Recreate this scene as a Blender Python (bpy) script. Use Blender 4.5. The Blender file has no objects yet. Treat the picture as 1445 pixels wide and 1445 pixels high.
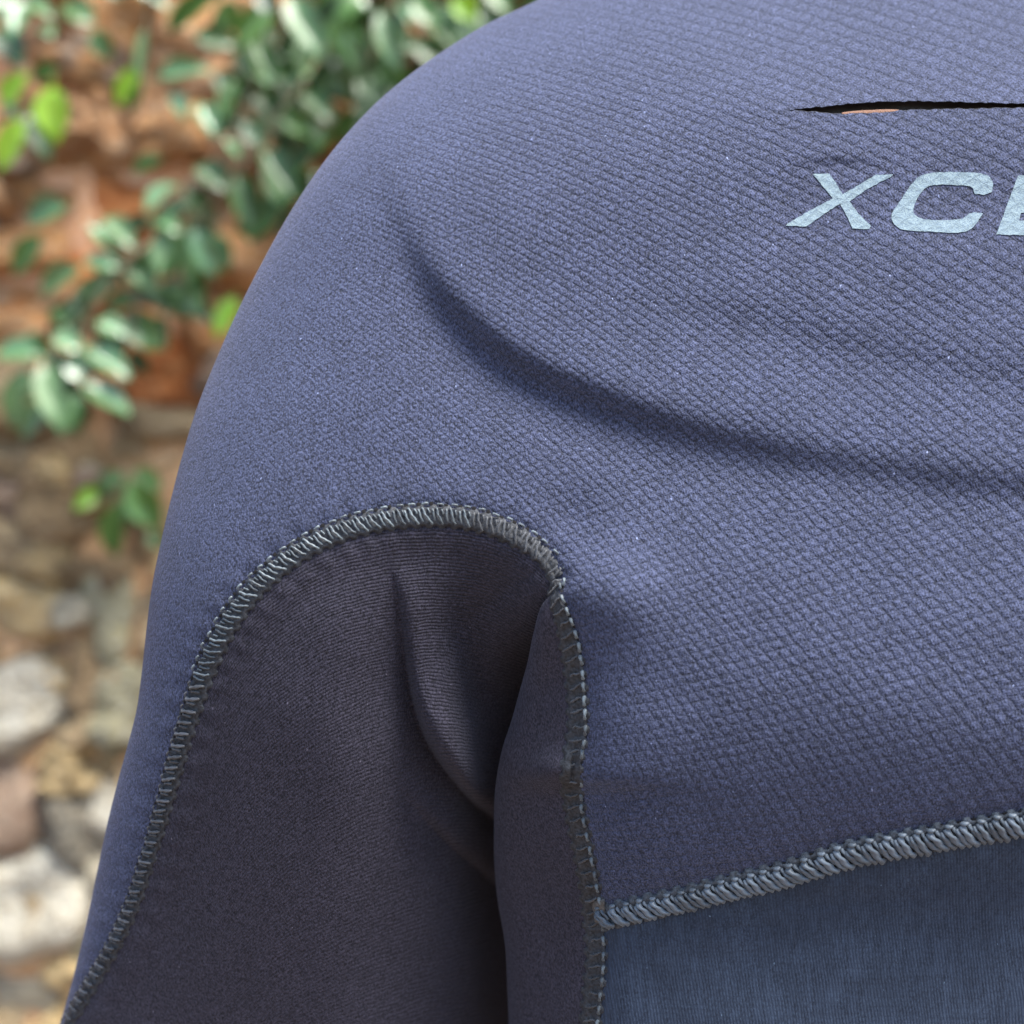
import bpy, math, random
import numpy as np
from mathutils import Vector, Matrix, noise
from mathutils.geometry import delaunay_2d_cdt

random.seed(7)
rng = np.random.default_rng(7)
scene = bpy.context.scene
col = scene.collection

# ------------------------------------------------------------------ camera, sky, sun, exposure
H = 1.35                     # height of the camera, metres
D0 = 0.5                     # distance from the camera to the chest
W = 0.32                     # width of the view at the chest
S = W / 1445.0               # size of one photograph pixel at the chest, metres
cam_d = bpy.data.cameras.new('camera')
cam = bpy.data.objects.new('camera', cam_d)
col.objects.link(cam)
cam.location = (0, -D0, H)
cam.rotation_euler = (math.radians(90), 0, 0)
cam_d.sensor_width = 36
cam_d.lens = 36 * D0 / W
cam_d.clip_start = 0.01
cam_d.clip_end = 500
cam_d.dof.use_dof = True
cam_d.dof.focus_distance = D0 - 0.002
cam_d.dof.aperture_fstop = 6.0
scene.camera = cam

SUN_EL, SUN_AZ = math.radians(64), math.radians(132)   # azimuth clockwise from +Y
world = bpy.data.worlds.new('World')
scene.world = world
world.use_nodes = True
wn = world.node_tree
sky = wn.nodes.new('ShaderNodeTexSky')
sky.sky_type = 'NISHITA'
sky.sun_disc = False
sky.sun_elevation = SUN_EL
sky.sun_rotation = SUN_AZ
sky.air_density = 1.0
sky.dust_density = 1.0
sky.ozone_density = 2.0
wn.links.new(sky.outputs[0], wn.nodes['Background'].inputs[0])
wn.nodes['Background'].inputs[1].default_value = 0.12

sun_d = bpy.data.lights.new('sun', 'SUN')
sun_d.energy = 3.4
sun_d.angle = math.radians(28)
sun_d.color = (1.0, 0.96, 0.9)
sun = bpy.data.objects.new('sun', sun_d)
col.objects.link(sun)
sdir = Vector((math.sin(SUN_AZ) * math.cos(SUN_EL), math.cos(SUN_AZ) * math.cos(SUN_EL), math.sin(SUN_EL)))
sun.rotation_euler = sdir.to_track_quat('Z', 'Y').to_euler()

vs = scene.view_settings
vs.view_transform = 'Standard'
vs.look = 'None'
vs.exposure = 1.7
vs.gamma = 1
vs.use_curve_mapping = False


# ------------------------------------------------------------------ helpers
def P(px, py, d=0.0):
    """photograph position and depth behind the chest (both in chest pixels) -> place in metres"""
    k = (D0 + d * S) / D0 * S
    return Vector(((px - 722.5) * k, d * S, H - (py - 722.5) * k))


def PA(px, py, d):
    k = (D0 + d * S) / D0 * S
    return np.stack([(px - 722.5) * k, d * S, H - (py - 722.5) * k], axis=-1)


def spline(pts, step=6.0):
    p = np.array(pts, float)
    q = np.vstack([2 * p[0] - p[1], p, 2 * p[-1] - p[-2]])
    out = []
    for i in range(1, len(q) - 2):
        a, b, c, d = q[i - 1], q[i], q[i + 1], q[i + 2]
        n = max(2, int(np.linalg.norm(c - b) / step))
        for t in np.linspace(0, 1, n, endpoint=False):
            out.append(0.5 * ((2 * b) + (-a + c) * t + (2 * a - 5 * b + 4 * c - d) * t * t + (-a + 3 * b - 3 * c + d) * t ** 3))
    out.append(p[-1])
    return np.array(out)


def resample(poly, step):
    seg = np.linalg.norm(np.diff(poly, axis=0), axis=1)
    s = np.concatenate([[0], np.cumsum(seg)])
    n = max(2, int(s[-1] / step))
    t = np.linspace(0, s[-1], n + 1)
    return np.stack([np.interp(t, s, poly[:, 0]), np.interp(t, s, poly[:, 1])], 1), t


def cdist(poly, X, Y):
    """signed distance to a polyline (positive on its right in image space, y down) and arclength"""
    best = np.full(X.shape, 1e18)
    sg = np.zeros(X.shape)
    al = np.zeros(X.shape)
    acc = 0.0
    for (x0, y0), (x1, y1) in zip(poly[:-1], poly[1:]):
        dx, dy = x1 - x0, y1 - y0
        L2 = dx * dx + dy * dy
        t = np.clip(((X - x0) * dx + (Y - y0) * dy) / L2, 0, 1)
        ex, ey = X - x0 - t * dx, Y - y0 - t * dy
        d2 = ex * ex + ey * ey
        m = d2 < best
        best = np.where(m, d2, best)
        cr = dx * ey - dy * ex
        sg = np.where(m, np.sign(cr), sg)
        al = np.where(m, acc + t * math.sqrt(L2), al)
        acc += math.sqrt(L2)
    return np.sqrt(best) * np.where(sg == 0, 1, sg), al, acc


def inside(poly, X, Y):
    r = np.zeros(X.shape, bool)
    n = len(poly)
    for i in range(n):
        x0, y0 = poly[i]
        x1, y1 = poly[(i + 1) % n]
        if y0 == y1:
            continue
        c = ((y0 > Y) != (y1 > Y)) & (X < (x1 - x0) * (Y - y0) / (y1 - y0) + x0)
        r ^= c
    return r


def sstep(a, b, x):
    t = np.clip((x - a) / (b - a), 0, 1)
    return t * t * (3 - 2 * t)


def link(name, me, mat=None, parent=None):
    o = bpy.data.objects.new(name, me)
    col.objects.link(o)
    if mat is not None and me is not None and not me.materials:
        me.materials.append(mat)
    if parent is not None:
        o.parent = parent
    return o


def mesh(name, verts, faces, smooth=True):
    me = bpy.data.meshes.new(name)
    me.from_pydata([tuple(v) for v in verts], [], [tuple(f) for f in faces])
    if smooth:
        me.polygons.foreach_set('use_smooth', [True] * len(me.polygons))
    me.update()
    return me


def set_uv(me, name, uv):
    """uv given per vertex"""
    lay = me.uv_layers.new(name=name)
    idx = np.empty(len(me.loops), int)
    me.loops.foreach_get('vertex_index', idx)
    lay.data.foreach_set('uv', np.asarray(uv, float)[idx].ravel())


def set_attr(me, name, vals):
    a = me.attributes.new(name, 'FLOAT', 'POINT')
    a.data.foreach_set('value', np.asarray(vals, float))


# ------------------------------------------------------------------ node helper
class NT:
    def __init__(s, name):
        s.mat = bpy.data.materials.new(name)
        s.mat.use_nodes = True
        s.t = s.mat.node_tree
        s.b = s.t.nodes['Principled BSDF']

    def n(s, typ, ins=None, **kw):
        nd = s.t.nodes.new(typ)
        for k, v in kw.items():
            setattr(nd, k, v)
        for k, v in (ins or {}).items():
            s.put(nd.inputs[k], v)
        return nd

    def put(s, sock, v):
        if hasattr(v, 'is_output'):
            s.t.links.new(v, sock)
        else:
            sock.default_value = v

    def m(s, op, a, b=None, c=None, clamp=False):
        nd = s.n('ShaderNodeMath', operation=op, use_clamp=clamp)
        s.put(nd.inputs[0], a)
        if b is not None:
            s.put(nd.inputs[1], b)
        if c is not None:
            s.put(nd.inputs[2], c)
        return nd.outputs[0]

    def mix(s, f, a, b):
        nd = s.n('ShaderNodeMix', data_type='RGBA')
        s.put(nd.inputs[0], f)
        s.put(nd.inputs[6], a)
        s.put(nd.inputs[7], b)
        return nd.outputs[2]

    def noise(s, vec, scale, detail=2, rough=0.5, out=0):
        nd = s.n('ShaderNodeTexNoise', {'Vector': vec, 'Scale': scale, 'Detail': detail, 'Roughness': rough})
        return nd.outputs[out]

    def ramp(s, f, stops):
        nd = s.n('ShaderNodeValToRGB')
        e = nd.color_ramp.elements
        while len(e) < len(stops):
            e.new(0.5)
        for el, (p, c) in zip(e, stops):
            el.position = p
            el.color = c if len(c) == 4 else (*c, 1)
        s.put(nd.inputs[0], f)
        return nd.outputs[0]

    def rng(s, v, a, b, c=0.0, d=1.0):
        nd = s.n('ShaderNodeMapRange', {0: v, 1: a, 2: b, 3: c, 4: d})
        return nd.outputs[0]

    def coord(s, which='Object'):
        return s.n('ShaderNodeTexCoord').outputs[which]

    def mapping(s, vec, scale=(1, 1, 1), rot=(0, 0, 0)):
        nd = s.n('ShaderNodeMapping', {'Vector': vec, 'Scale': scale, 'Rotation': rot})
        return nd.outputs[0]

    def bump(s, h, dist, strength=1.0, normal=None):
        nd = s.n('ShaderNodeBump', {'Height': h, 'Distance': dist, 'Strength': strength})
        if normal is not None:
            s.put(nd.inputs['Normal'], normal)
        return nd.outputs[0]


def knit_pattern(m):
    """diamond knit height (0 in the grooves, 1 on the cushions) from the 'knit' UV map"""
    uv = m.n('ShaderNodeUVMap', uv_map='knit').outputs[0]
    wob = m.noise(uv, 1.1, 3, 0.65, 1)
    wv = m.n('ShaderNodeVectorMath', {0: wob, 1: (0.5, 0.5, 0.5)}, operation='SUBTRACT').outputs[0]
    wv = m.n('ShaderNodeVectorMath', {0: wv, 'Scale': 0.46}, operation='SCALE').outputs[0]
    uv2 = m.n('ShaderNodeVectorMath', {0: uv, 1: wv}, operation='ADD').outputs[0]
    sp = m.n('ShaderNodeSeparateXYZ', {0: uv2})
    u, v = sp.outputs[0], sp.outputs[1]
    a = m.m('PINGPONG', m.m('ADD', u, v), 0.5)
    b = m.m('PINGPONG', m.m('SUBTRACT', u, v), 0.5)
    la = m.rng(a, 0.0, 0.20)
    lb = m.rng(b, 0.0, 0.24)       # grooves running one way, deeper
    return u, v, a, b, la, lb


def fabric(name, kind, dark, light, rough=0.85, sheen=0.15, knit=1.0, grain=1.0):
    m = NT(name)
    ob = m.coord('Object')
    fv = m.mapping(ob, (1, 1, 0.55), (0, 0.35, 0))
    grain1 = m.noise(fv, 2100, 1, 0.6)
    grain2 = m.noise(ob, 800, 2, 0.6)
    big = m.noise(ob, 45, 3, 0.6)
    fleck = m.noise(fv, 1150, 0, 0.5)
    g = m.m('ADD', m.m('MULTIPLY', grain1, 0.75), m.m('MULTIPLY', grain2, 0.25))
    colf = m.rng(g, 0.37, 0.64)
    colr = m.mix(colf, (*dark, 1), (*light, 1))
    h = m.m('MULTIPLY', g, 1.0)
    if kind == 'knit':
        u, v, a, b, la, lb = knit_pattern(m)
        ka = m.n('ShaderNodeAttribute', attribute_name='knit_amount').outputs['Fac']
        # single knitted loops inside the diamonds
        lu = m.m('SINE', m.m('MULTIPLY', m.m('ADD', m.m('MULTIPLY', u, 5.0), m.m('MULTIPLY', v, 1.0)), 6.2832))
        lv = m.m('SINE', m.m('MULTIPLY', m.m('SUBTRACT', m.m('MULTIPLY', v, 4.0), u), 6.2832))
        loops = m.m('ADD', m.m('MULTIPLY', m.m('MULTIPLY', lu, lv), 0.5), 0.5)
        h = m.m('ADD', m.m('MULTIPLY', h, 0.8), m.m('MULTIPLY', loops, 0.16))
        colr = m.mix(m.m('MULTIPLY', loops, 0.30), colr, (*dark, 1))
        brk = m.rng(m.noise(ob, 900, 1, 0.5), 0.30, 0.56, 0.35, 1.0)     # grooves broken into short dashes
        gb = m.m('MULTIPLY', m.m('SUBTRACT', 1.0, la), m.m('MULTIPLY', brk, 0.8))
        ga = m.m('MULTIPLY', m.m('SUBTRACT', 1.0, lb), brk)
        groove = m.m('MAXIMUM', ga, gb)
        groove = m.m('MULTIPLY', groove, ka)
        colr = m.mix(m.m('MULTIPLY', groove, 0.48), colr, (dark[0] * .45, dark[1] * .45, dark[2] * .45, 1))
        cush = m.m('MULTIPLY', m.m('MULTIPLY', a, b), m.m('MULTIPLY', ka, 3.0))
        hh = m.m('SUBTRACT', cush, m.m('MULTIPLY', groove, 0.9))
        n1 = m.bump(hh, 0.00028 * knit, 1.0)
        n2 = m.bump(h, 0.00062 * grain, 1.0, n1)
    elif kind == 'rib':
        uv = m.n('ShaderNodeUVMap', uv_map='knit').outputs[0]
        wob = m.noise(ob, 130, 2, 0.6)
        v = m.n('ShaderNodeSeparateXYZ', {0: uv}).outputs[1]
        v = m.m('ADD', v, m.m('MULTIPLY', m.m('SUBTRACT', wob, 0.5), 1.6))
        rib = m.m('PINGPONG', v, 0.5)
        gap = m.m('SUBTRACT', 1.0, m.rng(rib, 0.0, 0.22))
        ka = m.n('ShaderNodeAttribute', attribute_name='knit_amount').outputs['Fac']
        brk = m.rng(m.noise(ob, 650, 1, 0.5), 0.36, 0.56)
        gap = m.m('MULTIPLY', m.m('MULTIPLY', gap, brk), ka)
        colr = m.mix(m.m('MULTIPLY', gap, 0.75), colr, (dark[0] * .3, dark[1] * .3, dark[2] * .3, 1))
        hh = m.m('SUBTRACT', m.m('MULTIPLY', m.m('MULTIPLY', rib, 1.6), ka), m.m('MULTIPLY', gap, 0.8))
        n1 = m.bump(hh, 0.00020 * knit, 1.0)
        n2 = m.bump(h, 0.00030 * grain, 1.0, n1)
    elif kind == 'twill':
        wob = m.noise(ob, 60, 2, 0.5)
        sp = m.n('ShaderNodeSeparateXYZ', {0: ob})
        xx = m.m('ADD', sp.outputs[0], m.m('MULTIPLY', sp.outputs[2], 0.16))
        v = m.m('ADD', m.m('MULTIPLY', xx, 1 / 0.00098), m.m('MULTIPLY', m.m('SUBTRACT', wob, 0.5), 1.5))
        rib = m.m('PINGPONG', v, 0.5)
        gap = m.m('SUBTRACT', 1.0, m.rng(rib, 0.0, 0.3))
        streak = m.noise(m.mapping(ob, (1, 1, 0.06)), 620, 2, 0.6)
        patch = m.noise(m.mapping(ob, (1, 1, 0.4)), 90, 3, 0.6)
        hz = m.m('PINGPONG', m.m('ADD', m.m('MULTIPLY', sp.outputs[2], 1 / 0.0016), m.m('MULTIPLY', wob, 2.0)), 0.5)
        gap = m.m('MAXIMUM', gap, m.m('MULTIPLY', m.m('SUBTRACT', 1.0, m.rng(hz, 0.0, 0.2)), 0.6))
        colr = m.mix(m.rng(streak, 0.4, 0.75, 0, 0.5), colr, (light[0] * 1.5, light[1] * 1.5, light[2] * 1.5, 1))
        colr = m.mix(m.m('MULTIPLY', gap, 0.45), colr, (dark[0] * .5, dark[1] * .5, dark[2] * .5, 1))
        colr = m.mix(m.rng(patch, 0.35, 0.7, 0, 0.5), colr, (*dark, 1))
        wr = m.noise(m.mapping(ob, (0.5, 1, 3.0), (0, 0.5, 0)), 60, 2, 0.5)
        n0 = m.bump(wr, 0.0006, 1.0)
        n1 = m.bump(m.m('SUBTRACT', rib, m.m('MULTIPLY', gap, 0.3)), 0.00016 * knit, 1.0, n0)
        n2 = m.bump(h, 0.00014 * grain, 1.0, n1)
    else:
        n2 = m.bump(h, 0.00030 * grain, 1.0)
    colr = m.mix(m.rng(big, 0.3, 0.75, 0.0, 0.22), colr, (*dark, 1))
    # stray pale fibres
    colr = m.mix(m.rng(fleck, 0.865, 0.90, 0, 0.7), colr, (light[0] * 3.2, light[1] * 3.2, light[2] * 2.8, 1))
    m.put(m.b.inputs['Base Color'], colr)
    m.put(m.b.inputs['Roughness'], rough)
    m.put(m.b.inputs['Specular IOR Level'], 0.25)
    m.put(m.b.inputs['Sheen Weight'], sheen)
    m.put(m.b.inputs['Sheen Roughness'], 0.5)
    m.put(m.b.inputs['Sheen Tint'], (0.75, 0.8, 1.0, 1))
    m.put(m.b.inputs['Normal'], n2)
    return m.mat


MAT_KNIT = fabric('diamond knit jersey', 'knit', (.013, .0155, .028), (.087, .102, .184))
MAT_RIB = fabric('ribbed dark jersey', 'rib', (.009, .008, .0125), (.050, .0455, .066), sheen=.06)
MAT_FLEECE = fabric('smooth dark jersey', 'plain', (.011, .010, .015), (.050, .045, .063), sheen=.08)
MAT_TWILL = fabric('blue fine rib', 'twill', (.014, .021, .036), (.044, .063, .100), sheen=.12)


def print_mat():
    m = NT('pale blue rubber print')
    ob = m.coord('Object')
    u, v, a, b, la, lb = knit_pattern(m)
    g = m.noise(ob, 2200, 2, 0.6)
    groove = m.m('MAXIMUM', m.m('SUBTRACT', 1.0, la), m.m('MULTIPLY', m.m('SUBTRACT', 1.0, lb), 0.6))
    c = m.mix(m.m('MULTIPLY', groove, 0.22), (.21, .27, .285, 1), (.10, .135, .165, 1))
    c = m.mix(m.rng(g, 0.38, 0.62), (.13, .175, .215, 1), c)
    m.put(m.b.inputs['Base Color'], c)
    m.put(m.b.inputs['Roughness'], 0.85)
    m.put(m.b.inputs['Specular IOR Level'], 0.15)
    hh = m.m('SUBTRACT', m.m('MULTIPLY', m.m('MULTIPLY', a, b), 3.0), m.m('MULTIPLY', groove, 0.9))
    n1 = m.bump(hh, 0.00014, 1.0)
    m.put(m.b.inputs['Normal'], m.bump(g, 0.00022, 1.0, n1))
    return m.mat


MAT_PRINT = print_mat()


def thread_mat(name, a, b, rough=0.45):
    m = NT(name)
    ob = m.coord('Object')
    g = m.noise(ob, 0.35, 2, 0.6)
    oi = m.n('ShaderNodeObjectInfo').outputs['Random']
    f = m.m('ADD', m.m('MULTIPLY', g, 0.6), m.m('MULTIPLY', oi, 0.4))
    m.put(m.b.inputs['Base Color'], m.mix(m.rng(f, 0.25, 0.75), (*a, 1), (*b, 1)))
    m.put(m.b.inputs['Roughness'], rough)
    m.put(m.b.inputs['Specular IOR Level'], 0.5)
    m.put(m.b.inputs['Sheen Weight'], 0.15)
    return m.mat


MAT_THREAD = thread_mat('grey green seam thread', (.038, .047, .055), (.14, .17, .185))
MAT_THREAD_B = thread_mat('blue grey seam thread', (.045, .058, .072), (.11, .138, .168))
MAT_THREAD_D = thread_mat('shade darkened seam thread', (.026, .027, .030), (.066, .070, .078), .55)  # seam thread in a darker colour, imitating stretches that lie in shade


def plain(name, c, rough=0.8, bump=0.0, scale=100):
    m = NT(name)
    ob = m.coord('Object')
    g = m.noise(ob, scale, 3, 0.6)
    m.put(m.b.inputs['Base Color'], m.mix(g, (c[0] * .7, c[1] * .7, c[2] * .7, 1), (c[0] * 1.3, c[1] * 1.3, c[2] * 1.3, 1)))
    m.put(m.b.inputs['Roughness'], rough)
    if bump:
        m.put(m.b.inputs['Normal'], m.bump(g, bump, 1.0))
    return m.mat


def band_mat(name, a, b):
    m = NT(name)
    ob = m.coord('Object')
    g = m.noise(ob, 900, 3, 0.65)
    m.put(m.b.inputs['Base Color'], m.mix(m.rng(g, 0.35, 0.65), (*a, 1), (*b, 1)))
    m.put(m.b.inputs['Roughness'], 0.75)
    m.put(m.b.inputs['Normal'], m.bump(g, 0.0004, 1.0))
    return m.mat


MAT_BAND = band_mat('looper threads and seam edge', (.009, .010, .012), (.040, .044, .052))
MAT_BAND_B = band_mat('blue grey looper threads', (.018, .022, .027), (.07, .085, .105))
MAT_HOLE = plain('painted needle hole shade', (.006, .005, .005), 0.95)  # flat black painted in for the shade inside needle holes
MAT_TAB = band_mat('melted seam tab', (.06, .055, .05), (.12, .11, .10))


MAT_LINING = plain('black lining', (.006, .006, .007), 0.9)
MAT_ORANGE = plain('rust orange strip', (.20, .10, .06), 0.8, .0005, 1500)

# ------------------------------------------------------------------ outlines of the garment (photograph pixels)
SIL = spline([(1165, -360), (1158, -300), (1140, -235), (1085, -175), (985, -112), (850, -45), (752, 3), (690, 32), (637, 64),
              (585, 100), (535, 141), (488, 190), (445, 245), (402, 312), (362, 385), (330, 450), (303, 512), (278, 575),
              (258, 640), (241, 705), (226, 770), (214, 830), (207, 885), (201, 940), (193, 1000), (180, 1052), (167, 1100),
              (152, 1160), (137, 1230), (120, 1310), (103, 1380), (85, 1443), (60, 1520), (20, 1650), (-20, 1800), (-60, 2100)], 5)
XM = 1540.0
X0 = (XM - 722.5) * S
ARCH = spline([(74, 1496), (99, 1440), (128, 1390), (160, 1335), (188, 1275), (208, 1215), (228, 1150), (246, 1085), (265, 1020),
               (287, 955), (316, 893), (352, 840), (392, 802), (438, 770), (488, 748), (540, 735), (595, 729), (648, 731),
               (697, 743), (738, 763), (768, 788), (784, 815)], 5)
ARM = spline([(784, 815), (782, 842), (795, 878), (807, 925), (814, 980), (815, 1030), (808, 1072), (806, 1108), (813, 1150),
              (823, 1200), (832, 1250), (838, 1300), (841, 1350), (837, 1400), (832, 1450), (815, 1600), (800, 1800), (790, 2100)], 5)
CHS = spline([(846, 1296), (900, 1283), (975, 1266), (1040, 1249), (1100, 1235), (1160, 1216), (1200, 1204), (1260, 1192),
              (1322, 1181), (1385, 1170), (1445, 1160), (1500, 1155), (1560, 1153)], 5)
FOLD = spline([(780, 838), (763, 858), (750, 900), (743, 940), (733, 980), (722, 1015), (708, 1055), (701, 1100), (697, 1160),
               (696, 1205), (702, 1260), (711, 1330), (717, 1400), (718, 1450), (716, 1600), (705, 1800), (690, 2100)], 5)
CREASE = spline([(528, 205), (568, 315), (607, 395), (650, 447), (700, 492), (765, 532), (830, 558), (900, 585), (985, 612),
                 (1080, 634), (1180, 652), (1290, 668), (1380, 680), (1480, 684), (1700, 684)], 10)
FAINT = spline([(840, 408), (960, 425), (1100, 455), (1230, 487), (1350, 512), (1540, 530), (1700, 530)], 12)
LOBE1 = spline([(540, 770), (562, 850), (570, 920), (580, 985), (600, 1045), (635, 1098), (680, 1145), (740, 1180)], 8)
LOBE2 = spline([(470, 1010), (530, 1075), (575, 1128), (612, 1170), (655, 1210), (700, 1248), (760, 1290)], 8)

POLY_INNER = np.vstack([ARCH, ARM[1:], [(-900, 2100)], [(-900, 1560)], [(40, 1500)]])
POLY_BLUE = np.vstack([CHS, [(3000, 1153)], [(3000, 2200)], [(790, 2200)], ARM[::-1][: len(ARM)]])
# keep only the part of the armhole line below the chest seam
_k = [p for p in ARM[::-1] if p[1] > 1290]
POLY_BLUE = np.vstack([CHS, [(3000, 1153)], [(3000, 2200)], _k])


def xs_at(py):
    return np.interp(py, SIL[:, 1], SIL[:, 0])


def fold_at(py):
    return np.interp(py, FOLD[:, 1], FOLD[:, 0])


def base_round(X, Y):
    d, _, _ = cdist(SIL[::3], X, Y)
    d = np.abs(d)
    R = 300.0
    q = np.clip(1 - d / R, 0, 1)
    return 160.0 * (1 - np.sqrt(np.clip(1 - q ** 2.15, 0, 1)))


def sawtooth(t, drop, up, down):
    """ridge above (t<0) that falls away over 'drop' and recovers below"""
    s = 1 / (1 + np.exp(-np.clip(t / drop, -30, 30)))
    return s * np.exp(-np.maximum(t, 0) / down) - (1 - s) * np.exp(np.minimum(t, 0) / up)


def groove(X, Y, path, amp, w):
    d, _, _ = cdist(path[::2], X, Y)
    return amp * np.exp(-(d / w) ** 2)


def fnoise(X, Y, sc, seed=0.0):
    # smooth value noise from a few sines
    a = np.sin(X / sc * 1.3 + 1.7 * np.sin(Y / sc * 0.9 + seed)) + np.sin(Y / sc * 1.7 + 1.3 * np.sin(X / sc * 1.1 + 2.1 + seed))
    return a * 0.5


def D_main(X, Y):
    X = np.where(X > XM, 2 * XM - X, X)
    D = base_round(X, Y)
    # top of the shoulder leans away
    D = D + 0.0011 * np.maximum(380 - Y, 0) ** 2
    D = D + 0.28 * np.maximum(150 - Y, 0) * sstep(850, 1150, X)
    D = D - 0.24 * (40 * np.logaddexp(0, (Y - 340) / 40.0) - 60 * np.logaddexp(0, (Y - 1000) / 60.0))
    rec = 0.66 * 80 * np.logaddexp(0, (Y - 1085) / 80.0)
    arm = 0.42 * 90 * np.logaddexp(0, (Y - 800) / 90.0)
    chest = sstep(600, 900, X)
    D = D + rec * chest + arm * (1 - chest)
    D = D - 25 * np.logaddexp(0, (Y - 1300) / 25.0) * 0.55 * chest
    # panel below the slit hangs a bit under
    D = D + 9 * sstep(960, 1180, X) * np.exp(-((Y - 285) / 62.0) ** 2)
    # long diagonal crease across the front of the shoulder
    t, s, L = cdist(CREASE, X, Y)
    amp = sstep(-60, 330, s) * (1 - 0.42 * sstep(500, 900, s)) * 28.0
    D = D + amp * sawtooth(t, 11 + 4 * sstep(300, 700, s), 120, 105)
    # puckers beside the top of the armhole
    D = D - 21 * np.exp(-(((X - 865) / 85) ** 2 + ((Y - 838) / 62) ** 2))
    D = D + 8 * np.exp(-(((X - 806) / 36) ** 2 + ((Y - 728) / 38) ** 2))
    # horizontal ridge crossing the armhole seam
    t2 = Y - (1108 + 0.03 * (X - 800))
    w2 = np.exp(-((X - 820) / 105.0) ** 2) * sstep(690, 745, X)
    D = D + 13 * w2 * sawtooth(t2, 6, 60, 60)
    # small pucker above the lettering
    yk = 226 - 0.0011 * (X - 1190) ** 2 * -1
    wk = np.exp(-((X - 1180) / 52.0) ** 2)
    D = D + 5.0 * wk * sawtooth(Y - yk, 4, 20, 26)
    t3, s3, _ = cdist(FAINT, X, Y)
    D = D + 9 * sstep(0, 200, s3) * sawtooth(t3, 17, 70, 80)
    # chest rounds towards the armhole seam
    a, _, _ = cdist(ARM[::3], X, Y)
    A = 52 * sstep(800, 1000, Y)
    right = (a < 0)                      # chest side
    D = D + A * np.where(right, np.exp(-np.abs(a) / 85), np.exp(-np.abs(a) / 160))
    # soft unevenness
    D = D + 1.6 * fnoise(X, Y, 95) + 0.7 * fnoise(X, Y, 41, 2.0) + 0.8 * fnoise(X + Y, Y - X, 60, 1.0) * sstep(700, 1000, X)
    # little puckers where the stitches pull the cloth
    ed, es, _ = cdist(ARCH[::2], X, Y)
    ed = np.abs(ed)
    D = D + 1.1 * np.cos(2 * np.pi * es / 37.0 + 0.8 * np.sin(es / 50)) * np.exp(-((ed - 26) / 16.0) ** 2)
    ed, es, _ = cdist(CHS, X, Y)
    ed = np.abs(ed)
    D = D + 1.0 * np.cos(2 * np.pi * es / 43.0 + 0.9 * np.sin(es / 60)) * np.exp(-((ed - 28) / 17.0) ** 2)
    # valleys along the seams
    D = D + groove(X, Y, ARCH, 7.5, 21) + groove(X, Y, ARM, 7.5, 19) + groove(X, Y, CHS, 8, 22)
    return D


def D_under(X, Y):
    D = D_main(X, Y)
    d, _, _ = cdist(ARCH[::2], X, Y)
    e = np.abs(d)
    w = sstep(0, 240, e)
    # arm turns away towards the armpit
    D = D + w * (0.0032 * np.maximum(X - 440, 0) ** 2)
    D = D + 14 * sstep(0, 70, e) * np.exp(-e / 260)
    t, s, L = cdist(LOBE1, X, Y)
    u = -t
    hgt = (18 + 78 * sstep(60, 400, s)) * sstep(10, 110, s)
    D = D - np.where(u > 0, hgt * (1 - np.exp(-np.maximum(u, 0) / 11)) * np.exp(-np.maximum(u, 0) / 120) * 1.5, 0)
    D = D + hgt * 0.30 * np.exp(-np.abs(u) / np.where(u > 0, 5, 26))
    t, s, L = cdist(LOBE2, X, Y)
    u = -t
    hgt = (4 + 42 * sstep(120, 330, s)) * sstep(40, 230, s)
    D = D - np.where(u > 0, hgt * (1 - np.exp(-np.maximum(u, 0) / 17)) * np.exp(-np.maximum(u, 0) / 55) * 1.6, 0)
    D = D + hgt * 0.35 * np.exp(-np.abs(u) / np.where(u > 0, 6, 40))
    g = X - fold_at(Y)
    D = D + 120 * sstep(-125, 25, g) ** 1.4 * sstep(980, 1300, Y) + 45 * sstep(-60, 20, g) * sstep(860, 960, Y)
    # soft pleat beside the first fold
    D = D - 24 * np.exp(-((X - (624 + 0.12 * (Y - 900))) / 27.0) ** 2) * sstep(840, 960, Y) * (1 - sstep(1080, 1200, Y))
    D = D + 14 * np.exp(-((X - (674 + 0.06 * (Y - 900))) / 20.0) ** 2) * sstep(860, 980, Y) * (1 - sstep(1100, 1200, Y))
    D = D + 1.4 * fnoise(X, Y, 50, 4.0) * w
    return D


def D_side(X, Y):
    D = D_main(X, Y)
    a, _, _ = cdist(ARM[::3], X, Y)
    a = np.abs(a)
    D = D + sstep(850, 980, Y) * (0.62 * a) + 0.1 * a
    D = D - 16 * np.exp(-(((X - 778) / 34) ** 2 + ((Y - 1086) / 24) ** 2))
    return D


def D_all(X, Y):
    X = np.asarray(X, float)
    Y = np.asarray(Y, float)
    ins = inside(POLY_INNER, X, Y)
    xf = fold_at(Y)
    under = ins & ((X < xf) | (Y < 838))
    side = ins & ~under
    D = D_main(X, Y)
    if under.any():
        D = np.where(under, D_under(X, Y), D)
    if side.any():
        D = np.where(side, D_side(X, Y), D)
    return D


def knit_uv(X, Y):
    z = (X + 360.0) + 1j * (Y - 470.0)
    c = 58.0
    return np.stack([c * np.log(np.abs(z)), c * np.angle(z) * 1.5], -1)


def knit_amount(X, Y):
    a = 0.42 + 0.58 * sstep(380, 900, X + 0.15 * (700 - Y))
    d, _, _ = cdist(SIL[::4], X, Y)
    a = a * (0.35 + 0.65 * sstep(20, 170, np.abs(d)))
    a = a * (1 - 0.15 * sstep(880, 1150, Y))
    a = a * (1 - 0.38 * np.exp(-(((X - 860) / 90) ** 2 + ((Y - 960) / 120) ** 2)))
    return a


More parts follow.
